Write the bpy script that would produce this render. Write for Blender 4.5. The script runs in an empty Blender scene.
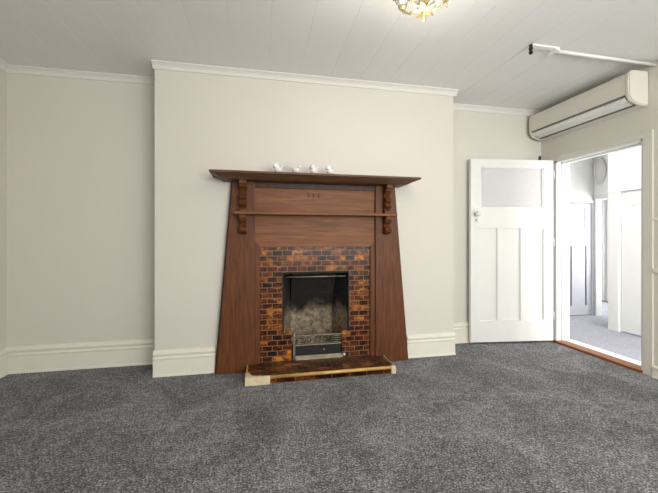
import bpy, bmesh, math, random
from mathutils import Vector, Matrix, noise
random.seed(7)
PI = math.pi
S = bpy.context.scene
COL = S.collection

# ------------------------------------------------------------------ materials
def new_mat(name):
    m = bpy.data.materials.new(name); m.use_nodes = True
    nt = m.node_tree
    return m, nt, nt.nodes['Principled BSDF']

def N(nt, t, **kw):
    n = nt.nodes.new(t)
    for k, v in kw.items():
        if k in n.inputs: n.inputs[k].default_value = v
        else: setattr(n, k, v)
    return n

def ramp(nt, fac, stops):
    r = nt.nodes.new('ShaderNodeValToRGB')
    cr = r.color_ramp
    while len(cr.elements) < len(stops): cr.elements.new(0.5)
    for e, (p, c) in zip(cr.elements, stops):
        e.position = p; e.color = (*c, 1)
    nt.links.new(fac, r.inputs[0])
    return r.outputs[0]

def coords(nt, scale=(1, 1, 1), kind='Object', rot=(0, 0, 0)):
    tc = nt.nodes.new('ShaderNodeTexCoord')
    mp = nt.nodes.new('ShaderNodeMapping')
    mp.inputs['Scale'].default_value = scale
    mp.inputs['Rotation'].default_value = rot
    nt.links.new(tc.outputs[kind], mp.inputs[0])
    return mp.outputs[0]

def bump(nt, bs, h, strength, dist=0.01):
    b = nt.nodes.new('ShaderNodeBump')
    b.inputs['Strength'].default_value = strength
    b.inputs['Distance'].default_value = dist
    nt.links.new(h, b.inputs['Height'])
    nt.links.new(b.outputs[0], bs.inputs['Normal'])

def plain(name, col, rough=0.5, metal=0.0, var=0.04, nscale=6.0, bs_=0.0, bscale=60, emit=None, estr=0):
    m, nt, b = new_mat(name)
    v = coords(nt)
    n = N(nt, 'ShaderNodeTexNoise', Scale=nscale, Detail=4.0)
    nt.links.new(v, n.inputs[0])
    c0 = tuple(max(0, x*(1-var)) for x in col); c1 = tuple(min(1, x*(1+var)) for x in col)
    nt.links.new(ramp(nt, n.outputs[0], [(0.3, c0), (0.7, c1)]), b.inputs['Base Color'])
    b.inputs['Roughness'].default_value = rough
    b.inputs['Metallic'].default_value = metal
    if bs_:
        n2 = N(nt, 'ShaderNodeTexNoise', Scale=bscale, Detail=3.0)
        nt.links.new(v, n2.inputs[0]); bump(nt, b, n2.outputs[0], bs_, 0.004)
    if emit:
        b.inputs['Emission Color'].default_value = (*emit, 1)
        b.inputs['Emission Strength'].default_value = estr
    return m

M = {}
M['wall'] = plain('painted_plaster', (0.65, 0.622, 0.555), 0.6, var=0.015, nscale=1.5, bs_=0.15, bscale=25)
M['ceil'] = plain('ceiling_paint', (0.80, 0.80, 0.785), 0.5, var=0.02, nscale=2)
M['cornice'] = plain('cornice_paint', (0.74, 0.72, 0.67), 0.45, var=0.01)
M['trim'] = plain('cream_gloss_trim', (0.76, 0.73, 0.635), 0.35, var=0.02)
M['white'] = plain('white_gloss_paint', (0.755, 0.755, 0.72), 0.35, var=0.015)
M['hallwall'] = plain('hall_white_wall', (0.84, 0.84, 0.82), 0.6, var=0.01)
M['lilac'] = plain('pale_lilac_paint', (0.64, 0.635, 0.70), 0.4, var=0.02)
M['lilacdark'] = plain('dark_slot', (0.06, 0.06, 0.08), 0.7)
M['ac'] = plain('air_conditioner_plastic', (0.70, 0.665, 0.585), 0.35, var=0.01)
M['acflap'] = plain('air_conditioner_flap', (0.76, 0.75, 0.72), 0.3, var=0.01)
M['black'] = plain('black_plastic', (0.012, 0.012, 0.011), 0.85)
M['acdark'] = plain('air_conditioner_gap', (0.14, 0.13, 0.12), 0.7)
M['brass'] = plain('aged_brass', (0.42, 0.30, 0.12), 0.3, metal=0.9, var=0.2, nscale=30)
M['gold'] = plain('gold_leaf', (0.50, 0.41, 0.22), 0.35, metal=0.7, var=0.15, nscale=30)
M['iron'] = plain('blackened_iron', (0.05, 0.045, 0.04), 0.45, metal=0.6, var=0.4, nscale=30, bs_=0.3)
M['steel'] = plain('dull_steel', (0.21, 0.18, 0.14), 0.45, metal=0.6, var=0.3, nscale=25)
M['ceramic'] = plain('white_ceramic', (0.72, 0.70, 0.68), 0.25, var=0.02)
M['nosing'] = plain('ochre_glazed_nosing', (0.50, 0.32, 0.10), 0.3, var=0.3, nscale=9)
M['bare'] = plain('bare_plaster_block', (0.66, 0.56, 0.37), 0.7, var=0.14, nscale=18, bs_=0.4)
M['bulb'] = plain('lit_bulb', (1, 0.9, 0.7), 0.4, emit=(1, 0.86, 0.55), estr=9)
M['pipe'] = plain('painted_pipe', (0.80, 0.81, 0.78), 0.35, var=0.01)

def wood(name, cols, scale=(14, 14, 1.1), rough=0.5, nsc=3.0):
    m, nt, b = new_mat(name)
    v = coords(nt, scale)
    n = N(nt, 'ShaderNodeTexNoise', Scale=nsc, Detail=7.0, Roughness=0.62, Distortion=0.6)
    nt.links.new(v, n.inputs[0])
    nt.links.new(ramp(nt, n.outputs[0], [(0.25, cols[0]), (0.5, cols[1]), (0.78, cols[2])]), b.inputs['Base Color'])
    b.inputs['Roughness'].default_value = rough
    b.inputs['Specular IOR Level'].default_value = 0.28
    bump(nt, b, n.outputs[0], 0.12, 0.004)
    return m
WC = [(0.05, 0.015, 0.0045), (0.110, 0.035, 0.010), (0.175, 0.062, 0.018)]
M['wood_v'] = wood('stained_rimu_upright', WC)
M['wood_h'] = wood('stained_rimu_lengthwise', [(0.095, 0.032, 0.009), (0.18, 0.066, 0.020), (0.27, 0.112, 0.036)], (1.1, 14, 14))
M['wood_dark'] = wood('dark_wood_and_shelf_shadow', [(0.03, 0.013, 0.007), (0.055, 0.022, 0.011), (0.085, 0.038, 0.02)], (8, 8, 8))
M['wood_shelf'] = wood('mantel_top', [(0.07, 0.033, 0.017), (0.12, 0.06, 0.032), (0.18, 0.10, 0.058)], (1.2, 14, 14))
M['sill'] = wood('varnished_sill', [(0.15, 0.05, 0.02), (0.26, 0.10, 0.04), (0.36, 0.16, 0.07)], (14, 1.2, 14))

def tile_mat(name, axes='XZ', dark=1.0, amber=1.0, bw=0.088, rh=0.0465):
    m, nt, b = new_mat(name)
    tc = nt.nodes.new('ShaderNodeTexCoord')
    sp = nt.nodes.new('ShaderNodeSeparateXYZ'); cb = nt.nodes.new('ShaderNodeCombineXYZ')
    nt.links.new(tc.outputs['Object'], sp.inputs[0])
    nt.links.new(sp.outputs[axes[0]], cb.inputs['X']); nt.links.new(sp.outputs[axes[1]], cb.inputs['Y'])
    br = N(nt, 'ShaderNodeTexBrick', Scale=1.0)
    br.inputs['Brick Width'].default_value = bw; br.inputs['Row Height'].default_value = rh
    br.inputs['Mortar Size'].default_value = 0.0032; br.inputs['Mortar Smooth'].default_value = 0.2
    br.inputs['Color1'].default_value = (0, 0, 0, 1); br.inputs['Color2'].default_value = (1, 1, 1, 1)
    br.inputs['Mortar'].default_value = (0.5, 0.5, 0.5, 1)
    nt.links.new(cb.outputs[0], br.inputs['Vector'])
    n = N(nt, 'ShaderNodeTexNoise', Scale=9.0, Detail=5.0, Roughness=0.7, Distortion=0.8)
    mp = nt.nodes.new('ShaderNodeMapping'); mp.inputs['Scale'].default_value = (0.8, 1.5, 1)
    nt.links.new(cb.outputs[0], mp.inputs[0]); nt.links.new(mp.outputs[0], n.inputs[0])
    bw_ = nt.nodes.new('ShaderNodeRGBToBW'); nt.links.new(br.outputs['Color'], bw_.inputs[0])
    ma = N(nt, 'ShaderNodeMath', operation='MULTIPLY_ADD'); ma.inputs[1].default_value = 0.22
    nt.links.new(bw_.outputs[0], ma.inputs[0]); nt.links.new(n.outputs[0], ma.inputs[2])
    d = dark
    col = ramp(nt, ma.outputs[0], [(0.46, (0.010*d, 0.004*d, 0.003*d)), (0.57, (0.05*d, 0.009*d, 0.003*d)),
                                   (0.685, (0.15*d, 0.036*d, 0.007*d)), (0.79, (0.42*amber*d, 0.15*amber*d, 0.022*d)),
                                   (0.90, (0.68*amber*d, 0.30*amber*d, 0.05*d))])
    mx = nt.nodes.new('ShaderNodeMix'); mx.data_type = 'RGBA'
    nt.links.new(br.outputs['Fac'], mx.inputs[0]); nt.links.new(col, mx.inputs[6])
    mx.inputs[7].default_value = (0.24*d, 0.14*d, 0.065*d, 1)
    nt.links.new(mx.outputs[2], b.inputs['Base Color'])
    inv = N(nt, 'ShaderNodeMath', operation='SUBTRACT'); inv.inputs[0].default_value = 1
    nt.links.new(br.outputs['Fac'], inv.inputs[1])
    bump(nt, b, inv.outputs[0], 0.6, 0.003)
    b.inputs['Roughness'].default_value = 0.3
    b.inputs['Specular IOR Level'].default_value = 0.2
    return m
M['tile'] = tile_mat('mottled_glazed_brick_tile')
M['tile_hearth'] = tile_mat('mottled_hearth_tile', 'XY', 0.75, 0.8, 0.10, 0.045)
M['tile_front'] = tile_mat('mottled_hearth_edge_tile', 'XZ', 0.7, 0.8, 0.15, 0.09)

# soot-stained brick inside the fire
m, nt, b = new_mat('sooty_firebrick')
tc = nt.nodes.new('ShaderNodeTexCoord'); sp = nt.nodes.new('ShaderNodeSeparateXYZ')
nt.links.new(tc.outputs['Object'], sp.inputs[0])
cb = nt.nodes.new('ShaderNodeCombineXYZ')
nt.links.new(sp.outputs['X'], cb.inputs['X']); nt.links.new(sp.outputs['Z'], cb.inputs['Y'])
br = N(nt, 'ShaderNodeTexBrick', Scale=1.0)
br.inputs['Brick Width'].default_value = 0.2; br.inputs['Row Height'].default_value = 0.07
br.inputs['Mortar Size'].default_value = 0.005
nt.links.new(cb.outputs[0], br.inputs['Vector'])
n1 = N(nt, 'ShaderNodeTexNoise', Scale=5.0, Detail=5.0); nt.links.new(tc.outputs['Object'], n1.inputs[0])
n2 = N(nt, 'ShaderNodeTexNoise', Scale=26.0, Detail=6.0, Roughness=0.7); nt.links.new(tc.outputs['Object'], n2.inputs[0])
a1 = N(nt, 'ShaderNodeMath', operation='MULTIPLY_ADD'); a1.inputs[1].default_value = 0.42
nt.links.new(n1.outputs[0], a1.inputs[0]); nt.links.new(sp.outputs['Z'], a1.inputs[2])
mask = ramp(nt, a1.outputs[0], [(0.57, (0, 0, 0)), (0.66, (1, 1, 1))])
ash = ramp(nt, n2.outputs[0], [(0.3, (0.05, 0.035, 0.02)), (0.5, (0.21, 0.165, 0.105)), (0.7, (0.40, 0.33, 0.23))])
soot = ramp(nt, n2.outputs[0], [(0.3, (0.005, 0.0045, 0.004)), (0.7, (0.017, 0.015, 0.012))])
mx = nt.nodes.new('ShaderNodeMix'); mx.data_type = 'RGBA'
nt.links.new(mask, mx.inputs[0]); nt.links.new(ash, mx.inputs[6]); nt.links.new(soot, mx.inputs[7])
nt.links.new(mx.outputs[2], b.inputs['Base Color']); b.inputs['Roughness'].default_value = 0.85
inv = N(nt, 'ShaderNodeMath', operation='SUBTRACT'); inv.inputs[0].default_value = 1
nt.links.new(br.outputs['Fac'], inv.inputs[1])
ad = N(nt, 'ShaderNodeMath', operation='ADD'); nt.links.new(inv.outputs[0], ad.inputs[0]); nt.links.new(n2.outputs[0], ad.inputs[1])
bump(nt, b, ad.outputs[0], 0.7, 0.008)
M['soot'] = m

def carpet(name, stops):
    m, nt, b = new_mat(name)
    v = coords(nt)
    n1 = N(nt, 'ShaderNodeTexNoise', Scale=95.0, Detail=3.0, Roughness=0.75)
    n2 = N(nt, 'ShaderNodeTexNoise', Scale=2.6, Detail=4.0, Distortion=1.2)
    n3 = N(nt, 'ShaderNodeTexNoise', Scale=24.0, Detail=3.0, Roughness=0.7)
    for n in (n1, n2, n3): nt.links.new(v, n.inputs[0])
    s = N(nt, 'ShaderNodeMath', operation='MULTIPLY_ADD'); s.inputs[1].default_value = 0.22
    nt.links.new(n2.outputs[0], s.inputs[0])
    s2 = N(nt, 'ShaderNodeMath', operation='MULTIPLY_ADD'); s2.inputs[1].default_value = 0.30
    nt.links.new(n3.outputs[0], s2.inputs[0]); nt.links.new(s.outputs[0], s2.inputs[2])
    nt.links.new(n1.outputs[0], s.inputs[2])
    nt.links.new(ramp(nt, s2.outputs[0], stops), b.inputs['Base Color'])
    b.inputs['Roughness'].default_value = 1.0
    b.inputs['Specular IOR Level'].default_value = 0.05
    b.inputs['Sheen Weight'].default_value = 0.15
    ad = N(nt, 'ShaderNodeMath', operation='ADD'); nt.links.new(n1.outputs[0], ad.inputs[0]); nt.links.new(n3.outputs[0], ad.inputs[1])
    bump(nt, b, ad.outputs[0], 0.9, 0.012)
    return m
M['carpet'] = carpet('blue_grey_plush_carpet', [(0.60, (0.016, 0.016, 0.017)), (0.76, (0.135, 0.136, 0.142)), (0.91, (0.46, 0.46, 0.47))])
M['carpet_hall'] = carpet('pale_hall_carpet', [(0.5, (0.25, 0.25, 0.29)), (0.8, (0.42, 0.42, 0.47)), (1.0, (0.55, 0.55, 0.60))])

def glass_mat(name, col, rough, bscale, bstr, dist=0.004):
    m, nt, b = new_mat(name)
    b.inputs['Base Color'].default_value = (*col, 1)
    b.inputs['Transmission Weight'].default_value = 1.0
    b.inputs['Roughness'].default_value = rough
    b.inputs['IOR'].default_value = 1.3
    if bstr:
        vo = N(nt, 'ShaderNodeTexVoronoi', Scale=bscale); nt.links.new(coords(nt), vo.inputs[0])
        bump(nt, b, vo.outputs[0], bstr, dist)
    return m
M['frost'] = glass_mat('textured_obscure_glass', (0.90, 0.91, 0.90), 0.28, 45, 0.35)
b = M['frost'].node_tree.nodes['Principled BSDF']
b.inputs['Transmission Weight'].default_value = 0.5; b.inputs['IOR'].default_value = 1.15; b.inputs['Base Color'].default_value = (0.93, 0.93, 0.92, 1)
M['glare'] = plain('glare_white_pane', (0.93, 0.93, 0.93), 0.15, var=0.0)  # near-white base paints in the bright reflection on the hall door's glass
M['crystal'] = glass_mat('clear_lamp_glass', (1.0, 0.985, 0.93), 0.08, 60, 0.3)
M['clear'] = glass_mat('clear_window_glass', (0.97, 0.98, 0.98), 0.0, 1, 0)
m, nt, b = new_mat('white_curtain_cloth')
b.inputs['Base Color'].default_value = (0.85, 0.85, 0.84, 1); b.inputs['Roughness'].default_value = 0.9
b.inputs['Subsurface Weight'].default_value = 0.0
M['curtain'] = m

# ------------------------------------------------------------------ mesh builder
class MB:
    def __init__(s): s.bm = bmesh.new()
    def box(s, x0, x1, y0, y1, z0, z1, bev=0, mtx=None):
        t = bmesh.new(); bmesh.ops.create_cube(t, size=1)
        for v in t.verts:
            v.co = Vector(((x0+x1)/2+v.co.x*(x1-x0), (y0+y1)/2+v.co.y*(y1-y0), (z0+z1)/2+v.co.z*(z1-z0)))
        if bev: bmesh.ops.bevel(t, geom=t.edges[:], offset=bev, segments=2, affect='EDGES', profile=0.6)
        s._add(t, mtx); return s
    def _add(s, t, mtx=None):
        if mtx is not None: bmesh.ops.transform(t, matrix=mtx, verts=t.verts)
        me = bpy.data.meshes.new('t'); t.to_mesh(me); t.free(); s.bm.from_mesh(me); bpy.data.meshes.remove(me)
    def prism(s, pts, a0, a1, axis='X', bev=0):
        """polygon in the two other axes (in order), extruded along axis"""
        t = bmesh.new()
        def P(p, a):
            if axis == 'X': return (a, p[0], p[1])
            if axis == 'Y': return (p[0], a, p[1])
            return (p[0], p[1], a)
        v0 = [t.verts.new(P(p, a0)) for p in pts]; v1 = [t.verts.new(P(p, a1)) for p in pts]
        t.faces.new(v0); t.faces.new(v1[::-1])
        n = len(pts)
        for i in range(n): t.faces.new((v0[(i+1) % n], v0[i], v1[i], v1[(i+1) % n]))
        bmesh.ops.recalc_face_normals(t, faces=t.faces[:])
        if bev: bmesh.ops.bevel(t, geom=t.edges[:], offset=bev, segments=2, affect='EDGES')
        s._add(t); return s
    def lathe(s, prof, c=(0, 0, 0), seg=24, mtx=None):
        t = bmesh.new(); rings = []
        for r, z in prof:
            if r < 1e-5: rings.append([t.verts.new((0, 0, z))])
            else: rings.append([t.verts.new((r*math.cos(2*PI*i/seg), r*math.sin(2*PI*i/seg), z)) for i in range(seg)])
        for a, b2 in zip(rings, rings[1:]):
            if len(a) == 1 and len(b2) == 1: continue
            for i in range(seg):
                j = (i+1) % seg
                if len(a) == 1: t.faces.new((a[0], b2[i], b2[j]))
                elif len(b2) == 1: t.faces.new((a[i], b2[0], a[j]))
                else: t.faces.new((a[i], b2[i], b2[j], a[j]))
        bmesh.ops.recalc_face_normals(t, faces=t.faces[:])
        m_ = Matrix.Translation(c)
        if mtx is not None: m_ = m_ @ mtx
        for f in t.faces: f.smooth = True
        s._add(t, m_); return s
    def tube(s, pts, r, seg=10, cap=True):
        t = bmesh.new(); rings = []; pts = [Vector(p) for p in pts]; n = len(pts)
        rr = r if isinstance(r, (list, tuple)) else [r]*n
        up = None
        for i, p in enumerate(pts):
            d = (pts[min(i+1, n-1)]-pts[max(i-1, 0)]).normalized()
            if up is None: up = Vector((0, 0, 1)) if abs(d.z) < 0.9 else Vector((1, 0, 0))
            a = d.cross(up).normalized(); up = a.cross(d).normalized()
            rings.append([t.verts.new(p+rr[i]*(math.cos(2*PI*k/seg)*a+math.sin(2*PI*k/seg)*up)) for k in range(seg)])
        for a, b2 in zip(rings, rings[1:]):
            for i in range(seg):
                j = (i+1) % seg; f = t.faces.new((a[i], a[j], b2[j], b2[i])); f.smooth = True
        if cap: t.faces.new(rings[0][::-1]); t.faces.new(rings[-1])
        bmesh.ops.recalc_face_normals(t, faces=t.faces[:])
        s._add(t); return s
    def ball(s, c, r, mtx=None):
        t = bmesh.new(); bmesh.ops.create_uvsphere(t, u_segments=18, v_segments=12, radius=1)
        for f in t.faces: f.smooth = True
        rv = r if isinstance(r, (tuple, list)) else (r, r, r)
        m_ = Matrix.Translation(c)
        if mtx is not None: m_ = m_ @ mtx
        s._add(t, m_ @ Matrix.Diagonal((*rv, 1))); return s
    def build(s, name, mat, parent=None):
        me = bpy.data.meshes.new(name); s.bm.to_mesh(me); s.bm.free()
        o = bpy.data.objects.new(name, me); COL.objects.link(o); me.materials.append(M[mat])
        if parent is not None: o.parent = parent
        return o

def tag(o, label=None, cat=None, group=None, kind=None):
    if label: o['label'] = label
    if cat: o['category'] = cat
    if group: o['group'] = group
    if kind: o['kind'] = kind
    return o
def empty(name, loc=(0, 0, 0), rz=0):
    o = bpy.data.objects.new(name, None); COL.objects.link(o)
    o.location = loc; o.rotation_euler = (0, 0, rz); o.empty_display_size = 0.1
    return o
def struct(mb, name, mat, label, cat):
    return tag(mb.build(name, mat), label, cat, kind='structure')
def origin(o, loc):
    """move a mesh object's origin to loc, geometry staying put"""
    loc = Vector(loc); o.data.transform(Matrix.Translation(-loc)); o.location = loc; return o
def copy_tree(o, parent=None):
    c = o.copy(); COL.objects.link(c)
    if parent is not None: c.parent = parent
    for ch in list(o.children): copy_tree(ch, c)
    return c

# ------------------------------------------------------------------ dimensions
XL, XR, YB, YF, ZC = -2.11, 3.20, 3.38, -1.9, 2.605
YC = 3.06; BX0, BX1 = -0.857, 1.880        # chimney breast face and sides
HX = 3.36                                  # hall face of the right wall
OY0, OY1, OZ = 2.295, 3.19, 2.0            # doorway
HZ = -0.17                                 # hall floor level

# ------------------------------------------------------------------ shell
fl = MB().box(XL-0.12, XR, YF-0.12, YB+0.12, -0.12, 0)
struct(fl, 'floor', 'carpet', 'blue-grey plush carpet covering the living room floor', 'floor')

# tongue-and-groove boarded ceiling: boards run towards the fireplace wall
cb_ = MB(); w = 0.1375; x = XL-0.02; k = 0
prof = []
while x < XR:
    g = 0.0008 if k % 2 else 0.0035
    x1 = min(x+w, XR+0.0)
    g2 = 0.0035 if k % 2 else 0.0008
    prof += [(x+g, ZC), (x1-g2, ZC), (x1, ZC+(0.0022 if k % 2 else 0.0008))]
    x = x1; k += 1
prof += [(XR, ZC+0.12), (XL-0.02, ZC+0.12)]
cb_.prism(prof, YF, YB, 'Y')
struct(cb_, 'ceiling', 'ceil', 'pale grey painted board ceiling over the living room', 'ceiling')

struct(MB().box(XL-0.12, HX, YB, YB+0.12, 0, ZC+0.12), 'wall_back', 'wall', 'cream back wall in the alcoves beside the chimney breast', 'wall')
struct(MB().box(XL-0.12, XL, YF, YB, 0, ZC+0.12), 'wall_left', 'wall', 'cream side wall at the far left edge', 'wall')
wb = MB()
wb.box(BX0, 0.19, YC, YB, 0, ZC).box(0.81, BX1, YC, YB, 0, ZC).box(0.19, 0.81, YC, YB, 0.86, ZC)
struct(wb, 'wall_chimney_breast', 'wall', 'pale cream chimney breast projecting behind the wooden mantelpiece', 'wall')
wr = MB()
wr.box(XR, HX, YF, OY0, HZ, ZC+0.12).box(XR, HX, OY1, YB, HZ, ZC+0.12).box(XR, HX, OY0, OY1, OZ, ZC+0.12)
struct(wr, 'wall_right', 'wall', 'cream right wall around the open doorway, under the air conditioner', 'wall')
# front wall (behind the camera) with a wide window opening
WX0, WX1, WZ0, WZ1 = 0.3, 3.05, 0.75, 2.3
wf = MB()
wf.box(XL-0.12, WX0, YF-0.12, YF, 0, ZC+0.12).box(WX1, HX, YF-0.12, YF, 0, ZC+0.12)
wf.box(WX0, WX1, YF-0.12, YF, 0, WZ0).box(WX0, WX1, YF-0.12, YF, WZ1, ZC+0.12)
struct(wf, 'wall_front', 'wall', 'cream wall with the big window, opposite the fireplace', 'wall')
w1 = tag(empty('window_1', ((WX0+WX1)/2, YF-0.06, WZ0)), 'wide white framed window opposite the fireplace', 'window', kind='structure')
fr = MB(); L = (WX1-WX0)/2
for s_ in (-1, 1): fr.box(s_*L-0.03*(s_+1), s_*L-0.03*(s_-1), -0.04, 0.04, 0, WZ1-WZ0)
fr.box(-L, L, -0.04, 0.04, 0, 0.06).box(-L, L, -0.04, 0.04, WZ1-WZ0-0.06, WZ1-WZ0)
for q in (-L/3, L/3): fr.box(q-0.025, q+0.025, -0.035, 0.035, 0.05, WZ1-WZ0-0.05)
fr.build('window_frame', 'white', w1)

# skirting boards
SK = [(0, 0), (0.030, 0), (0.030, 0.012), (0.024, 0.02), (0.022, 0.135), (0.026, 0.15), (0.020, 0.158), (0.017, 0.162),
      (0.017, 0.170), (0.026, 0.178), (0.028, 0.19), (0.020, 0.202), (0.008, 0.212), (0, 0.215)]
def skirt_y(mb, x0, x1, yface, sc=1.0):
    mb.prism([(yface-a, b*sc) for a, b in SK], x0, x1, 'X')
def skirt_x(mb, xface, sgn, y0, y1, sc=1.0):
    mb.prism([(xface+sgn*a, b*sc) for a, b in SK], y0, y1, 'Y')
sb = MB(); skirt_y(sb, XL, BX0, YB, 1.05); struct(sb, 'baseboard_back_left', 'trim', 'tall cream skirting in the left alcove', 'skirting board')
sb = MB(); skirt_y(sb, BX0-0.008, -0.374, YC)
struct(sb, 'baseboard_breast_left', 'trim', 'cream skirting on the chimney breast left of the mantelpiece', 'skirting board')
sb = MB(); skirt_y(sb, 1.384, BX1+0.008, YC)
struct(sb, 'baseboard_breast_right', 'trim', 'cream skirting on the chimney breast right of the mantelpiece', 'skirting board')
sb = MB(); skirt_y(sb, BX1+0.03, XR, YB, 1.02); struct(sb, 'baseboard_back_right', 'trim', 'cream skirting low in the right alcove behind the open door', 'skirting board')
sb = MB(); skirt_x(sb, XL, 1, YF, YB-0.03); struct(sb, 'baseboard_left', 'trim', 'cream skirting on the far left wall', 'skirting board')
sb = MB(); skirt_x(sb, XR, -1, YF, OY0-0.075, 0.45); struct(sb, 'baseboard_right', 'trim', 'low cream skirting right of the doorway', 'skirting board')

# cornices
CP = [(0, 0), (0.052, 0), (0.052, -0.008), (0.040, -0.014), (0.024, -0.028), (0.014, -0.044), (0.012, -0.050), (0, -0.050)]
def corn_y(x0, x1, yf, name, label):
    struct(MB().prism([(yf-a, ZC+b) for a, b in CP], x0, x1, 'X'), name, 'cornice', label, 'cornice')
def corn_x(xf, sgn, y0, y1, name, label):
    struct(MB().prism([(xf+sgn*a, ZC+b) for a, b in CP], y0, y1, 'Y'), name, 'cornice', label, 'cornice')
corn_y(XL, BX0, YB, 'trim_1', 'thin white cornice at the top of the left alcove')
corn_y(BX0-0.012, BX1+0.03, YC, 'trim_2', 'thin white cornice along the top of the chimney breast')
corn_y(BX1, XR, YB, 'trim_3', 'thin white cornice at the top of the right alcove')
corn_x(XL, 1, YF, YB-0.05, 'trim_4', 'thin cornice along the far left wall')
corn_x(XR, -1, YF, 2.12, 'trim_5', 'thin cornice along the right wall beside the air conditioner')

# doorway lining, casing, rails
dl = MB(); JZ = 0.02
dl.box(XR-0.004, HX+0.004, OY1-0.028, OY1, 0.012, OZ).box(XR-0.004, HX+0.004, OY0, OY0+0.022, 0.012, OZ)
dl.box(XR-0.004, HX+0.004, OY0, OY1, OZ-0.022, OZ)
dl.box(3.26, 3.285, OY1-0.04, OY1-0.02, 0.012, OZ-0.02).box(3.26, 3.285, OY0, OY0+0.034, 0.012, OZ-0.02).box(3.26, 3.285, OY0, OY1, OZ-0.034, OZ-0.02)
struct(dl, 'trim_6', 'white', 'white painted lining inside the open doorway', 'door frame')
ca = MB()
ca.box(XR-0.016, XR, OY0-0.07, OY0+0.004, 0, OZ-0.004, 0.002).box(XR-0.016, XR, OY0-0.07, OY1+0.05, OZ-0.004, OZ+0.05, 0.003)
struct(ca, 'trim_7', 'wall', 'flat cream casing around the doorway', 'door casing')
struct(MB().box(XR-0.022, XR, YF, OY0-0.075, 0.865, 0.90, 0.005), 'trim_8', 'trim', 'narrow cream dado rail right of the doorway', 'rail')
struct(MB().box(XR-0.025, 3.295, OY0+0.001, OY1-0.001, -0.02, 0.024, 0.005), 'trim_9', 'sill', 'varnished brown wooden threshold across the doorway', 'threshold')
struct(MB().box(3.296, HX+0.06, OY0+0.001, OY1-0.001, -0.168, 0.018, 0.003), 'trim_10', 'white', 'white painted strip of the doorway sill facing the hall', 'threshold')

struct(MB().box(XR-0.014, XR, YF, 2.243, 1.295, 1.318, 0.004), 'trim_14', 'trim', 'thin cream rail on the wall right of the doorway, above the dado rail', 'rail')
# ------------------------------------------------------------------ doors
def door_leaf(root, W, z0, z1, T, panes, panels, mat, glass='frost', slot=None):
    """leaf in local x 0..W (front face at y=0, back y=T); panes/panels = rectangles (x0,x1,z0,z1)"""
    xs = sorted({0, W, *[p[0] for p in panes+panels], *[p[1] for p in panes+panels]})
    zs = sorted({z0, z1, *[p[2] for p in panes+panels], *[p[3] for p in panes+panels]})
    fr = MB()
    for a, b2 in zip(xs, xs[1:]):
        for c, d in zip(zs, zs[1:]):
            cx, cz = (a+b2)/2, (c+d)/2
            if not any(p[0] < cx < p[1] and p[2] < cz < p[3] for p in panes+panels):
                fr.box(a, b2, 0, T, c, d)
    bmesh.ops.remove_doubles(fr.bm, verts=fr.bm.verts[:], dist=1e-5)
    fr.build('door_frame', mat, root)
    for p in panels:
        q = MB(); q.box(p[0]-0.004, p[1]+0.004, 0.017, T-0.017, p[2]-0.004, p[3]+0.004)
        q.build('door_panel', mat, root)
    for p in panes:
        MB().box(p[0]-0.004, p[1]+0.004, T/2-0.003, T/2+0.003, p[2]-0.004, p[3]+0.004).build('glass_pane', glass, root)
        q = MB()
        for (ax, bx, az, bz) in ((p[0], p[0]+0.012, p[2], p[3]), (p[1]-0.012, p[1], p[2], p[3]), (p[0], p[1], p[2], p[2]+0.012), (p[0], p[1], p[3]-0.012, p[3])):
            q.box(ax, bx, 0.008, T-0.008, az, bz)
        q.build('glazing_bead', mat, root)

# leaf folded back towards the alcove; free edge left
P_free = Vector((2.232, 3.292, 0)); P_hinge = Vector((3.168, 3.178, 0))
d_ = P_hinge-P_free; W1 = d_.length
d1 = tag(empty('door_1', P_free, math.atan2(d_.y, d_.x)), 'white panelled door standing open with an obscure glass upper pane', 'door', kind='structure')
pw = 0.205
door_leaf(d1, W1, 0.022, 2.005, 0.044, [(0.11, 0.832, 1.475, 1.925)],
          [(0.105, 0.300, 0.250, 1.255), (0.365, 0.565, 0.250, 1.255), (0.630, 0.832, 0.250, 1.255)], 'white')
MB().box(0.035, 0.078, -0.006, 0, 1.315, 1.475, 0.003).build('lock_plate', 'ceramic', d1)
kn = MB().lathe([(0.022, 0), (0.022, 0.006), (0.010, 0.012), (0.009, 0.028), (0.024, 0.036), (0.029, 0.048), (0.024, 0.060), (0, 0.064)],
                (0.056, -0.006, 1.41), 20, Matrix.Rotation(PI/2, 4, 'X')).build('door_knob', 'ceramic', d1)
MB().ball((0.056, -0.008, 1.345), (0.006, 0.003, 0.011)).build('keyhole', 'iron', d1)
for hz in (0.25, 1.05, 1.80):
    MB().tube([(W1+0.004, -0.004, hz), (W1+0.004, -0.004, hz+0.09)], 0.006).build('hinge', 'white', d1)
hk = MB(); hk.box(W1-0.155, W1-0.135, 0.006, 0.028, 2.005, 2.035, 0.002).ball((W1-0.145, 0.015, 2.043), 0.013)
hk.build('stop_catch', 'iron', d1)

# ------------------------------------------------------------------ hall beyond the doorway
HXW, HYB = 4.94, 4.80; HX2 = 5.61
struct(MB().box(HX, 7.3, 0.6, 6.6, HZ-0.1, HZ), 'floor_hall', 'carpet_hall', 'pale lilac-grey hall floor beyond the doorway', 'floor')
struct(MB().box(HX, 7.3, 0.6, 6.6, 2.62, 2.72), 'ceiling_hall', 'hallwall', 'white hall ceiling', 'ceiling')
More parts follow.
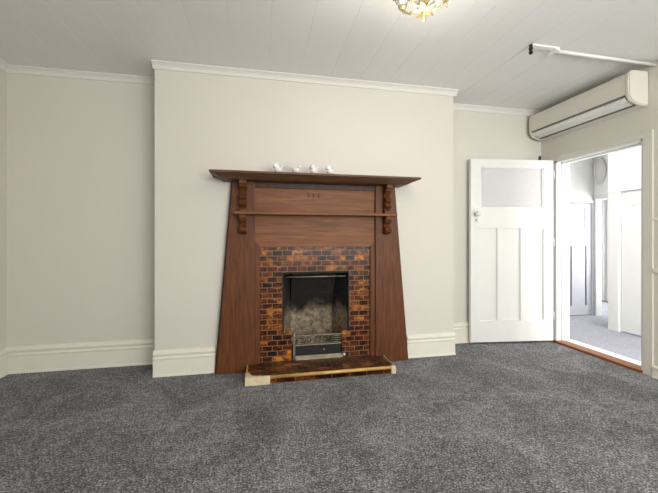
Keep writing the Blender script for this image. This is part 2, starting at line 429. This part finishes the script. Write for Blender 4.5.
# far wall of the hall with the lilac door (door opening X 4.68..5.48, up to z 1.74)
hb = MB().box(HX, 4.74, HYB, HYB+0.1, HZ, 2.62).box(5.585, HX2+0.1, HYB, HYB+0.1, HZ, 2.62).box(4.74, 5.585, HYB, HYB+0.1, 1.745, 2.62)
hb.box(HX, 3.38, YB+0.0, HYB, HZ, 2.62)
struct(hb, 'wall_hall_back', 'hallwall', 'white wall at the end of the hall around the lilac door', 'wall')
hr = MB().box(HXW, HXW+0.1, 0.6, 3.02, HZ, 2.62).box(HXW, HXW+0.1, 3.86, 4.02, HZ, 2.62).box(HXW, HXW+0.1, 3.02, 3.86, 1.80, 2.62)
hr.box(HXW+0.1, HX2, 3.92, 4.02, HZ, 2.62)
struct(hr, 'wall_hall_right', 'hallwall', 'bright white hall wall with the closed white door', 'wall')
h2 = MB().box(HX2, HX2+0.1, 4.02, 4.10, HZ, 2.62).box(HX2, HX2+0.1, 4.75, HYB, HZ, 2.62).box(HX2, HX2+0.1, 4.10, 4.75, 1.80, 2.62)
struct(h2, 'wall_hall_recess', 'hallwall', 'white wall in the recess of the hall with a bright opening', 'wall')
h3 = MB().box(7.2, 7.3, 4.02, 6.6, HZ, 2.62).box(HX2, 7.2, 6.5, 6.6, HZ, 2.62).box(HX2+0.1, 7.2, 3.92, 4.02, HZ, 2.62)
h3.box(HX2, HX2+0.1, HYB+0.1, 6.5, HZ, 2.62)
struct(h3, 'wall_far_room', 'hallwall', 'white walls of the bright room past the hall', 'wall')
# south end of the hall with an unseen window added to light it
h4 = MB().box(HX, HXW, 0.5, 0.6, HZ, 0.5).box(HX, HXW, 0.5, 0.6, 2.3, 2.62).box(HX, 3.6, 0.5, 0.6, 0.5, 2.3).box(4.7, HXW, 0.5, 0.6, 0.5, 2.3)
struct(h4, 'wall_hall_front', 'hallwall', 'white near end wall of the hall with an added window', 'wall')
w2 = tag(empty('added_window_2', (4.15, 0.55, 0.5)), 'added white framed window, out of view, at the near end of the hall', 'window', kind='structure')
fr = MB().box(-0.55, -0.5, -0.03, 0.03, 0, 1.8).box(0.5, 0.55, -0.03, 0.03, 0, 1.8).box(-0.55, 0.55, -0.03, 0.03, 0, 0.05).box(-0.55, 0.55, -0.03, 0.03, 1.75, 1.8).box(-0.55, 0.55, -0.02, 0.02, 0.9, 0.93)
fr.build('window_frame', 'white', w2)

d2 = tag(empty('door_2', (4.76, HYB+0.02, 0)), 'pale lilac door with a glazed top at the far end of the hall', 'door', kind='structure')
door_leaf(d2, 0.822, HZ+0.01, 1.735, 0.04, [(0.12, 0.69, 1.255, 1.665)],
          [(0.09, 0.125, 0.0, 1.02), (0.385, 0.42, 0.0, 1.02), (0.685, 0.72, 0.0, 1.02)], 'lilac', 'glare')
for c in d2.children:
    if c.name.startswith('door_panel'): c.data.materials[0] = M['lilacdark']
struct(MB().box(4.68, 4.74, HYB-0.015, HYB, HZ, 1.745).box(5.585, HX2-0.001, HYB-0.015, HYB, HZ, 1.745).box(4.68, HX2-0.001, HYB-0.015, HYB, 1.745, 1.80),
       'trim_11', 'lilac', 'lilac casing around the far hall door', 'door casing')
d3 = tag(empty('door_3', (HXW+0.02, 3.85, 0), -PI/2), 'closed white door in the hall seen through the doorway', 'door', kind='structure')
door_leaf(d3, 0.82, HZ+0.02, 1.785, 0.04, [(0.13, 0.70, 1.31, 1.60)], [], 'white', 'glare')
struct(MB().box(HXW-0.022, HXW, 3.86, 3.99, HZ, 1.80, 0.004).box(HXW-0.022, HXW, 2.95, 3.02, HZ, 1.80, 0.004).box(HXW-0.03, HXW, 2.93, 4.0, 1.80, 1.87, 0.004),
       'trim_12', 'white', 'broad white casing around the closed hall door', 'door casing')
struct(MB().box(HX2-0.018, HX2, 4.04, 4.10, HZ, 1.80, 0.003).box(HX2-0.018, HX2, 4.75, 4.78, HZ, 1.80, 0.003).box(HX2-0.025, HX2, 4.03, 4.78, 1.80, 1.87, 0.003),
       'trim_13', 'white', 'white casing around the bright opening in the hall recess', 'door casing')
hs = MB()
for (x0, x1, y0, y1) in ((HX, 4.6, HYB-0.018, HYB), (HXW-0.018, HXW, 0.6, 2.95)): hs.box(x0, x1, y0, y1, HZ, HZ+0.14, 0.003)
struct(hs, 'baseboard_hall', 'white', 'white skirting board in the hall', 'skirting board')

# white oval-rimmed ornament on the hall wall
ov = empty('oval_mirror', (HX2, 4.69, 2.28)); tag(ov, 'small white oval mirror high on the hall wall', 'mirror')
def oval_ring(a, b_, r):
    pts = [(-0.02, a*math.cos(t), b_*math.sin(t)) for t in [2*PI*i/40 for i in range(41)]]
    return MB().tube(pts, r, 8, False)
oval_ring(0.088, 0.20, 0.018).build('mirror_rim', 'ceramic', ov)
t = MB(); t.ball((-0.012, 0, 0), (0.008, 0.09, 0.195)); t.build('mirror_face', 'acflap', ov)

# lace curtain in the far room
cu = MB(); t = bmesh.new(); n = 60; cols = []
for i in range(n+1):
    yy = 5.05+1.1*i/n; xx = 6.98+0.035*math.sin(i*1.25)
    cols.append((t.verts.new((xx, yy, HZ+0.03)), t.verts.new((xx, yy, 2.3))))
for a, b2 in zip(cols, cols[1:]): f = t.faces.new((a[0], b2[0], b2[1], a[1])); f.smooth = True
bmesh.ops.solidify(t, geom=t.faces[:], thickness=0.004)
cu._add(t); c_ = cu.build('curtain', 'curtain'); tag(c_, 'long white curtain glimpsed in the bright room past the hall', 'curtain'); origin(c_, (6.98, 5.6, HZ+0.03))

# ------------------------------------------------------------------ mantelpiece
CX = 0.503
mp_ = empty('mantelpiece', (CX, YC, 0)); tag(mp_, 'stained wooden mantelpiece with flared sides and two shelves around the tiled fire', 'mantelpiece')
def bz(mb, name, mat, parent=mp_):
    o = mb.build(name, mat); 
    pl = Vector(parent.location); o.data.transform(Matrix.Translation(-pl)); o.parent = parent
    return o
zt = 1.632
for s_ in (-1, 1):
    # backing board (slightly wider), then face board
    bz(MB().prism([(CX+s_*0.545, 0), (CX+s_*0.878, 0), (CX+s_*0.742, zt), (CX+s_*0.545, zt)], 3.012, YC-0.001, 'Y'), 'side_board', 'wood_dark')
    bz(MB().prism([(CX+s_*0.545, 0.0), (CX+s_*0.864, 0.0), (CX+s_*0.728, zt), (CX+s_*0.545, zt)], 2.988, 3.014, 'Y', 0.003), 'pilaster', 'wood_v')
    # inner slip and dark edge line beside the tiles
    bz(MB().prism([(CX+s_*0.500, 0.0), (CX+s_*0.546, 0.0), (CX+s_*0.546, 1.115), (CX+s_*0.500, 1.07)], 3.006, YC-0.001, 'Y', 0.004), 'inner_slip', 'wood_v')
bz(MB().prism([(CX-0.546, 1.115), (CX-0.50, 1.07), (CX+0.50, 1.07), (CX+0.546, 1.115)], 3.006, YC-0.001, 'Y', 0.004), 'inner_slip', 'wood_h')
bz(MB().box(CX-0.546, CX+0.546, 3.018, YC-0.001, 1.114, zt), 'frieze_board', 'wood_h')
bz(MB().box(CX-0.546, CX+0.546, 3.004, 3.018, 1.585, zt, 0.003), 'frieze_shadow_band', 'wood_dark')  # dark wood colour paints the shadow band under the top shelf
# faint carved emblem in the middle of the frieze
em = MB()
for q in (-0.045, 0.0, 0.045):
    em.box(CX-0.03+q-0.015, CX-0.03+q+0.015, 3.0165, 3.019, 1.515, 1.522, 0.001).box(CX-0.03+q-0.015, CX-0.03+q+0.015, 3.0165, 3.019, 1.535, 1.542, 0.001)
    em.box(CX-0.03+q-0.006, CX-0.03+q+0.006, 3.0165, 3.019, 1.515, 1.555, 0.001)
bz(em, 'carved_emblem', 'wood_v')
# lower shelf
bz(MB().box(CX-0.712, CX+0.712, 2.872, 3.018, 1.346, 1.370, 0.005), 'lower_shelf', 'wood_h')
# top shelf: thin board with a bevelled bed moulding below
bz(MB().box(CX-0.893, CX+0.893, 2.775, YC-0.001, 1.668, 1.686, 0.004), 'top_shelf', 'wood_shelf')
bed = MB(); t = bmesh.new()
v0 = [t.verts.new(p) for p in ((CX-0.872, 2.79, 1.668), (CX+0.872, 2.79, 1.668), (CX+0.872, YC-0.001, 1.668), (CX-0.872, YC-0.001, 1.668))]
v1 = [t.verts.new(p) for p in ((CX-0.800, 2.862, 1.632), (CX+0.800, 2.862, 1.632), (CX+0.800, YC-0.001, 1.632), (CX-0.800, YC-0.001, 1.632))]
t.faces.new(v0); t.faces.new(v1[::-1])
for i in range(4): t.faces.new((v0[(i+1) % 4], v0[i], v1[i], v1[(i+1) % 4]))
bmesh.ops.recalc_face_normals(t, faces=t.faces[:]); bed._add(t)
bz(bed, 'bed_moulding', 'wood_shelf')
UP0 = [(0.118, 0), (0.118, 0.032), (0.098, 0.038), (0.092, 0.055), (0.06, 0.075), (0.046, 0.100), (0.052, 0.113), (0.078, 0.120), (0.086, 0.135),
      (0.082, 0.150), (0.060, 0.160), (0.058, 0.170), (0.074, 0.178), (0.078, 0.192), (0.070, 0.205), (0.050, 0.213), (0.046, 0.226), (0.062, 0.236), (0.062, 0.262)]
LO0 = [(0.098, 0), (0.098, 0.028), (0.080, 0.034), (0.074, 0.048), (0.046, 0.066), (0.036, 0.086), (0.044, 0.098), (0.070, 0.106), (0.078, 0.122), (0.072, 0.140), (0.052, 0.152), (0.020, 0.160), (0.0, 0.175)]
UP = [(a if i < 4 else 0.07+(a-0.07)*1.7, z) for i, (a, z) in enumerate(UP0)]
LO = [(a if i < 4 else 0.055+(a-0.055)*1.4, z) for i, (a, z) in enumerate(LO0)]
for s_ in (-1, 1):
    xc = CX+s_*0.643
    for prof, ztop in ((UP, 1.632), (LO, 1.346)):
        pts = [(2.99, ztop)]+[(2.99-a*0.92, ztop-b2) for a, b2 in prof]
        if prof is UP: pts.append((2.99, ztop-0.262))
        else: pts[-1] = (2.99, pts[-1][1])
        bz(MB().prism(pts, xc-0.029, xc+0.029, 'X', 0.0025), 'corbel', 'wood_v')

# ornaments on the shelf
def figurine(x, y, z, rz, sc=1.0):
    o = MB()
    o.ball((0, 0, 0.026), (0.022, 0.016, 0.018), Matrix.Rotation(0.35, 4, 'Y'))
    o.ball((0.017, 0, 0.047), (0.009, 0.009, 0.010))
    o.tube([(0.010, 0, 0.026), (0.016, 0, 0.044)], [0.011, 0.007])
    o.lathe([(0.004, 0), (0.0, 0.012)], (0.024, 0, 0.047), 8, Matrix.Rotation(PI/2, 4, 'Y'))
    for s_ in (-1, 1):
        o.prism([(-0.002, 0.028), (-0.026, 0.046), (-0.012, 0.072), (0.012, 0.036)], s_*0.008-0.003, s_*0.008+0.003, 'Y', 0.0012)
    o.lathe([(0, 0), (0.013, 0), (0.012, 0.004), (0.006, 0.012), (0, 0.014)], (0, 0, 0), 16)
    m_ = o.build('bird_figurine', 'ceramic'); m_.location = (x, y, z); m_.rotation_euler.z = rz; m_.scale = (sc,)*3
    return m_
names = ['leftmost', 'second from the left', 'third from the left', 'rightmost']
src = None
for i, xx in enumerate((0.150, 0.300, 0.455, 0.600)):
    if src is None: o = src = figurine(xx, 2.90, 1.686, 0, 1.15)
    else: o = src.copy(); COL.objects.link(o)
    o.scale = (1.7, 1.7, 1.35); o.location = (xx, 2.88, 1.686); o.rotation_euler.z = [0.2, -0.3, 0.4, 0.1][i]
    tag(o, 'small white winged ornament on the mantel shelf, %s of the four' % names[i], 'ornament', 'white ornaments on the mantel shelf')

# ------------------------------------------------------------------ tiled surround, firebox, hearth, grate
HT = 0.062
ts = empty('tiled_fire_surround', (CX, YC, HT)); tag(ts, 'amber and dark brown glazed brick tile facing around the fire opening', 'tiled surround')
tf = MB(); Y0, Y1 = 3.026, YC-0.0005
tf.box(0.003, 0.20, Y0, Y1, HT, 1.07).box(0.80, 1.003, Y0, Y1, HT, 1.07).box(0.20, 0.80, Y0, Y1, 0.836, 1.07)
o = bz(tf, 'tile_facing', 'tile', ts)
for a, b2 in ((0.2005, 0.275), (0.735, 0.7995)): bz(MB().box(a, b2, Y0+0.0005, 3.20, HT+0.002, 0.300, 0.002), 'tiled_shoulder', 'tile', ts)
mt = MB().box(0.195, 0.208, 3.018, 3.03, 0.30, 0.845, 0.002).box(0.792, 0.805, 3.018, 3.03, 0.30, 0.845, 0.002).box(0.195, 0.805, 3.018, 3.03, 0.832, 0.848, 0.002)
bz(mt, 'metal_trim', 'black', ts)
bz(MB().tube([(0.225, 3.045, 0.80), (0.775, 3.045, 0.80)], 0.007), 'lintel_bar', 'steel', ts)

fb = empty('firebox', (CX, YC, HT)); tag(fb, 'sooty brick firebox recess with pale ash staining on its back', 'firebox')
q = MB()
q.prism([(0.201, 3.062), (0.212, 3.062), (0.295, 3.33), (0.295, 3.375), (0.201, 3.375)], HT+0.001, 0.850, 'Z')
q.prism([(0.799, 3.062), (0.788, 3.062), (0.710, 3.33), (0.710, 3.375), (0.799, 3.375)], HT+0.001, 0.850, 'Z')
q.prism([(3.345, HT+0.001), (3.345, 0.45), (3.16, 0.850), (3.375, 0.850), (3.375, HT+0.001)], 0.294, 0.711, 'X')
q.box(0.201, 0.799, 3.062, 3.376, HT-0.03, HT).box(0.201, 0.799, 3.062, 3.376, 0.851, 0.858)
bz(q, 'firebrick_lining', 'soot', fb)
ash = MB(); t = bmesh.new()
bmesh.ops.create_grid(t, x_segments=22, y_segments=14, size=1)
for v in t.verts:
    X = 0.505+v.co.x*0.205; Yy = 3.20+v.co.y*0.12
    v.co = Vector((X, Yy, HT+0.02+0.12*(1-abs(v.co.x)**2.5)*(0.6+0.4*v.co.y)+0.035*noise.noise(Vector((X*22, Yy*22, 0)))))
for f in t.faces: f.smooth = True
r_ = bmesh.ops.extrude_face_region(t, geom=t.faces[:])
for e in r_['geom']:
    if isinstance(e, bmesh.types.BMVert): e.co.z = HT+0.001
bmesh.ops.recalc_face_normals(t, faces=t.faces[:]); ash._add(t)
M['ash'] = plain('grey_buff_ash', (0.30, 0.25, 0.17), 0.95, var=0.5, nscale=28, bs_=0.8, bscale=50)
bz(ash, 'ash_bed', 'ash', fb)

he = empty('hearth', (CX, 2.86, 0)); tag(he, 'raised tiled hearth slab with ochre front nosing on the carpet', 'hearth')
X0, X1, F, Bk = -0.110, 1.128, 2.712, 3.060
sl = MB().prism([(X0+0.012, F+0.014), (X1-0.012, F+0.014), (X1-0.012, 2.985), (0.999, 2.985), (0.999, 3.0255), (0.007, 3.0255), (0.007, 2.985), (X0+0.012, 2.985)], 0, HT-0.002, 'Z')
bz(sl, 'hearth_slab', 'tile_front', he)
bz(MB().prism([(X0+0.014, F+0.02), (X1-0.014, F+0.02), (X1-0.014, 2.984), (X0+0.014, 2.984)], HT-0.002, HT, 'Z')
   .box(0.008, 0.998, 2.984, 3.0255, HT-0.002, HT), 'hearth_tiles', 'tile_hearth', he)
bz(MB().tube([(X0+0.19, F+0.012, HT-0.010), (X1-0.03, F+0.012, HT-0.010)], 0.0135, 14), 'front_nosing', 'nosing', he)
M['edge'] = plain('worn_edge_strip', (0.30, 0.25, 0.17), 0.6, var=0.25, nscale=20)
bz(MB().box(X0, X0+0.014, F+0.10, 2.984, 0, HT+0.003, 0.003), 'edge_strip', 'nosing', he)
bz(MB().box(X1-0.014, X1, F+0.03, 2.984, 0, HT+0.003, 0.003), 'edge_strip', 'edge', he)
bk = MB().box(X0-0.004, X0+0.19, F-0.006, F+0.030, 0, HT-0.006, 0.006).box(X0-0.004, X0+0.03, F-0.004, F+0.10, 0, HT+0.002, 0.006)
bk.prism([(X0-0.004, F-0.006), (X0+0.19, F-0.006), (X0+0.19, F+0.014), (X0+0.06, F+0.03), (X0+0.02, F+0.10), (X0-0.004, F+0.10)], HT-0.008, HT+0.004, 'Z', 0.003)
tag(bz(bk, 'corner_block', 'bare', he), 'worn bare cream block at the left front corner')
tag(bz(MB().box(X1-0.038, X1+0.004, F-0.004, F+0.034, 0, HT+0.003, 0.008), 'corner_block', 'bare', he), 'small cream block at the right front corner')

gr = empty('fire_grate', (0.525, 3.0, HT)); tag(gr, 'low cast iron fire grate with scrollwork front standing on the hearth', 'fire grate')
gx0, gx1, gy = 0.300, 0.752, 3.040
for xx in (gx0, gx1):
    bz(MB().box(xx-0.010, xx+0.010, gy-0.010, gy+0.010, HT+0.001, 0.272, 0.003).lathe([(0.017, 0), (0.019, 0.006), (0.010, 0.012), (0.014, 0.022), (0.009, 0.032), (0, 0.036)], (xx, gy, 0.271), 14), 'post', 'steel', gr)
for zz, r in ((0.258, 0.0045), (0.240, 0.0045), (0.220, 0.0045), (0.202, 0.0045)):
    for (a, b2) in ((gx0, gx0+0.085), (gx1-0.115, gx1)):
        bz(MB().tube([(a, gy, zz), (b2, gy, zz)], r, 8), 'bar', 'steel', gr)
for zz in (0.272, 0.187): bz(MB().box(gx0, gx1, gy-0.007, gy+0.007, zz-0.005, zz+0.005, 0.002), 'rail', 'steel', gr)
sc = MB()
def spiral(cx, cz, r0, turns, sgn, ph):
    return [(cx+sgn*r0*(1-0.65*i/36)*math.cos(ph+2*PI*turns*i/36), gy, cz+r0*(1-0.65*i/36)*math.sin(ph+2*PI*turns*i/36)) for i in range(37)]
sc.tube(spiral(0.515, 0.231, 0.033, 1.4, 1, 0.5), 0.005, 8)
sc.tube(spiral(0.430, 0.236, 0.028, 1.2, 1, PI), 0.0045, 8)
sc.tube(spiral(0.590, 0.236, 0.028, 1.2, -1, PI), 0.0045, 8)
bz(sc, 'scrollwork', 'iron', gr)
bz(MB().box(gx0+0.012, gx1-0.012, gy+0.004, gy+0.014, 0.095, 0.185), 'gap_shade_plate', 'black', gr)  # black plate paints the shade of the gap below the bars
bz(MB().prism([(gy-0.03, HT+0.001), (gy+0.03, HT+0.001), (gy+0.03, HT+0.030), (gy-0.012, HT+0.034), (gy-0.028, HT+0.022)], gx0+0.01, gx1-0.01, 'X', 0.003), 'ash_lip', 'edge', gr)
bz(MB().lathe([(0.012, 0), (0.013, 0.006), (0.008, 0.014), (0, 0.016)], (0.57, gy+0.004, 0.14), 12, Matrix.Rotation(PI/2, 4, 'X')), 'knob', 'steel', gr)
bz(MB().ball((gx1+0.004, gy-0.02, 0.088), 0.012), 'foot_knob', 'ceramic', gr)

# ------------------------------------------------------------------ air conditioner
ac = empty('air_conditioner', (XR, 2.78, 2.262)); tag(ac, 'long cream wall-mounted air conditioner above the open doorway', 'air conditioner')
ay0, ay1 = 2.262, 3.335
def pf(pts): return [(XR-a, z) for a, z in pts]
body = pf([(0.0, 2.265), (0.085, 2.272), (0.092, 2.300), (0.175, 2.338), (0.198, 2.350), (0.200, 2.49), (0.192, 2.525), (0.160, 2.545), (0.0, 2.548)])
bz(MB().prism(body, ay0+0.03, ay1-0.03, 'Y', 0.003), 'body', 'ac', ac)
capp = pf([(0.0, 2.262), (0.10, 2.266), (0.175, 2.292), (0.202, 2.335), (0.205, 2.49), (0.197, 2.528), (0.162, 2.550), (0.0, 2.552)])
for (a, b2) in ((ay0, ay0+0.034), (ay1-0.034, ay1)): bz(MB().prism(capp, a, b2, 'Y', 0.008), 'end_cap', 'ac', ac)
bz(MB().prism(pf([(0.104, 2.276), (0.170, 2.297), (0.194, 2.328), (0.188, 2.333), (0.165, 2.306), (0.100, 2.284)]), ay0+0.045, ay1-0.045, 'Y', 0.001), 'air_flap', 'acflap', ac)
bz(MB().prism(pf([(0.192, 2.340), (0.2035, 2.340), (0.2035, 2.346), (0.192, 2.346)]), ay0+0.04, ay1-0.04, 'Y'), 'outlet_gap', 'acdark', ac)
bz(MB().prism(pf([(0.082, 2.268), (0.100, 2.270), (0.100, 2.276), (0.082, 2.276)]), ay0+0.04, ay1-0.04, 'Y'), 'outlet_gap', 'acdark', ac)
bz(MB().prism(pf([(0.199, 2.462), (0.2035, 2.462), (0.2035, 2.466), (0.199, 2.466)]), ay0+0.04, ay1-0.04, 'Y'), 'panel_seam', 'acflap', ac)
bz(MB().prism(pf([(0.183, 2.312), (0.195, 2.325), (0.197, 2.322), (0.186, 2.309)]), ay0+0.06, ay0+0.22, 'Y'), 'display', 'ceramic', ac)

# ------------------------------------------------------------------ ceiling pipe with detector
cp = empty('ceiling_pipe', (1.99, 2.2, ZC)); tag(cp, 'white painted pipe running along the ceiling to the right wall', 'pipe')
bz(MB().tube([(2.24, 2.205, ZC-0.024), (XR-0.001, 2.215, ZC-0.024)], 0.013, 12), 'main_pipe', 'pipe', cp)
bz(MB().tube([(2.22, 2.26, ZC-0.009), (2.9, 2.25, ZC-0.009)], 0.006, 8), 'thin_pipe', 'pipe', cp)
bz(MB().box(2.0, 2.22, 2.185, 2.225, ZC-0.014, ZC-0.0005, 0.003), 'mounting_strip', 'pipe', cp)
bz(MB().box(2.205, 2.24, 2.185, 2.268, ZC-0.026, ZC-0.0005, 0.005), 'junction_clip', 'pipe', cp)
dt = MB().tube([(1.995, 2.2, ZC-0.004), (1.995, 2.2, ZC-0.030)], 0.012, 12).ball((1.995, 2.2, ZC-0.034), 0.015).ball((1.995, 2.2, ZC-0.062), 0.015)
tag(bz(dt, 'drop_nozzle', 'black', cp), 'two black beads hanging at the free end')
jb = MB().box(XR-0.02, XR-0.0005, 2.10, 2.155, 2.45, 2.50, 0.004)
j_ = jb.build('junction_box', 'white'); tag(j_, 'tiny white box on the right wall beside the air conditioner', 'junction box'); origin(j_, (XR, 2.13, 2.475))

# ------------------------------------------------------------------ ceiling lamp
LX, LY = 0.862, 1.69
lp = empty('chandelier', (LX, LY, ZC)); tag(lp, 'gold ceiling lamp with glowing glass flower shades', 'ceiling lamp')
lm = MB().lathe([(0, -0.0005), (0.075, -0.0005), (0.075, -0.012), (0.05, -0.03), (0.016, -0.04), (0.012, -0.17), (0.026, -0.185), (0.034, -0.205), (0.022, -0.235), (0.012, -0.25),
                 (0.014, -0.26), (0.006, -0.272), (0.008, -0.283), (0, -0.292)])
lm.build('stem', 'gold', lp)
def leaf(cx, cy, cz, ang, l, w_, droop):
    t = bmesh.new(); n = 8; rows = []
    for i in range(n+1):
        s_ = i/n; wd = w_*math.sin(PI*min(1, s_*0.93+0.07))**0.8
        x_ = l*s_; z_ = -droop*math.sin(s_*PI*0.75)+0.012*s_
        rows.append([t.verts.new((x_, k*wd, z_+abs(k)*0.006)) for k in (-1, -0.5, 0, 0.5, 1)])
    for a, b2 in zip(rows, rows[1:]):
        for k in range(4): f = t.faces.new((a[k], a[k+1], b2[k+1], b2[k])); f.smooth = True
    bmesh.ops.solidify(t, geom=t.faces[:], thickness=0.002)
    q = MB(); q._add(t, Matrix.Translation((cx, cy, cz)) @ Matrix.Rotation(ang, 4, 'Z')); return q
for k in range(5):
    leaf(0, 0, -0.245, k*2*PI/5+0.3, 0.075, 0.020, 0.006).build('gold_leaf', 'gold', lp)
arm0 = None
for k in range(5):
    a = k*2*PI/5+3.55; c_, s_ = math.cos(a), math.sin(a)
    P = lambda r, z: (r*c_, r*s_, z)
    MB().tube([P(0.01, -0.20), P(0.04, -0.225), P(0.075, -0.225), P(0.105, -0.20), P(0.12, -0.175)], 0.006, 8).build('arm', 'gold', lp)
    cup = MB().lathe([(0, -0.006), (0.014, -0.004), (0.022, 0.006), (0.026, 0.014), (0.020, 0.012), (0, 0.004)], P(0.122, -0.175), 14).build('cup', 'gold', lp)
    # fluted flower shade
    t = bmesh.new(); rings = []; sg = 40
    for i in range(8):
        u_ = i/7; r = 0.020+0.034*u_**1.3; z = -0.168+0.075*u_
        rings.append([t.verts.new((P(0.122, 0)[0]+r*(1+0.13*u_*math.cos(5*th))*math.cos(th), P(0.122, 0)[1]+r*(1+0.13*u_*math.cos(5*th))*math.sin(th), z-0.010*u_*math.cos(5*th))) for th in [2*PI*m_/sg for m_ in range(sg)]])
    for ra, rb in zip(rings, rings[1:]):
        for i in range(sg): f = t.faces.new((ra[i], ra[(i+1) % sg], rb[(i+1) % sg], rb[i])); f.smooth = True
    bmesh.ops.solidify(t, geom=t.faces[:], thickness=0.003)
    q = MB(); q._add(t); q.build('glass_shade', 'crystal', lp)
    MB().ball(P(0.122, -0.135), (0.012, 0.012, 0.022)).build('bulb', 'bulb', lp)
    # crystal drop under each cup
    MB().lathe([(0, 0.012), (0.006, 0.004), (0.009, -0.008), (0.005, -0.018), (0, -0.022)], P(0.122, -0.197), 8).build('glass_drop', 'crystal', lp)

# ------------------------------------------------------------------ lights
def area(name, loc, rot, sx, sy, power, col=(1, 1, 1), spread=PI):
    l = bpy.data.lights.new(name, 'AREA'); l.shape = 'RECTANGLE'; l.size = sx; l.size_y = sy; l.energy = power; l.color = col; l.spread = spread
    o = bpy.data.objects.new(name, l); COL.objects.link(o); o.location = loc; o.rotation_euler = rot; return o
area('window_daylight', (1.67, YF+0.01, 1.52), (PI/2, 0, 0), 2.65, 1.5, 128, (1.0, 0.985, 0.96))
area('hall_added_fill_area', (4.15, 0.62, 1.4), (PI/2, 0, 0), 1.0, 1.7, 72, (0.97, 0.98, 1.0))  # added light at the made-up hall window, to brighten the hall
area('far_room_daylight', (6.4, 4.2, 1.5), (PI/2, 0, 0), 1.2, 1.8, 60, (0.98, 0.99, 1.0))
def point(name, loc, power, r, col):
    l = bpy.data.lights.new(name, 'POINT'); l.energy = power; l.shadow_soft_size = r; l.color = col
    o = bpy.data.objects.new(name, l); COL.objects.link(o); o.location = loc; return o
point('chandelier_light', (LX, LY, ZC-0.36), 9, 0.10, (1, 0.94, 0.85))
point('hall_added_fill_point', (4.2, 3.0, 2.3), 14, 0.12, (1, 0.99, 0.97))  # added fill with no lamp fitting, to brighten the hall

wd = bpy.data.worlds.new('world'); S.world = wd; wd.use_nodes = True
bg = wd.node_tree.nodes['Background']; bg.inputs[0].default_value = (0.85, 0.92, 1.0, 1); bg.inputs[1].default_value = 1.0

# ------------------------------------------------------------------ camera
cam = bpy.data.cameras.new('camera'); co = bpy.data.objects.new('camera', cam); COL.objects.link(co)
co.location = (0, 0, 1.15); co.rotation_euler = (PI/2, 0, -math.radians(11.5))
cam.sensor_width = 36; cam.lens = 340/658*36; cam.shift_y = -8.5/658; cam.clip_start = 0.05
S.camera = co
S.view_settings.view_transform = 'Standard'; S.view_settings.look = 'None'
S.view_settings.gamma = 1; S.view_settings.exposure = 0.24
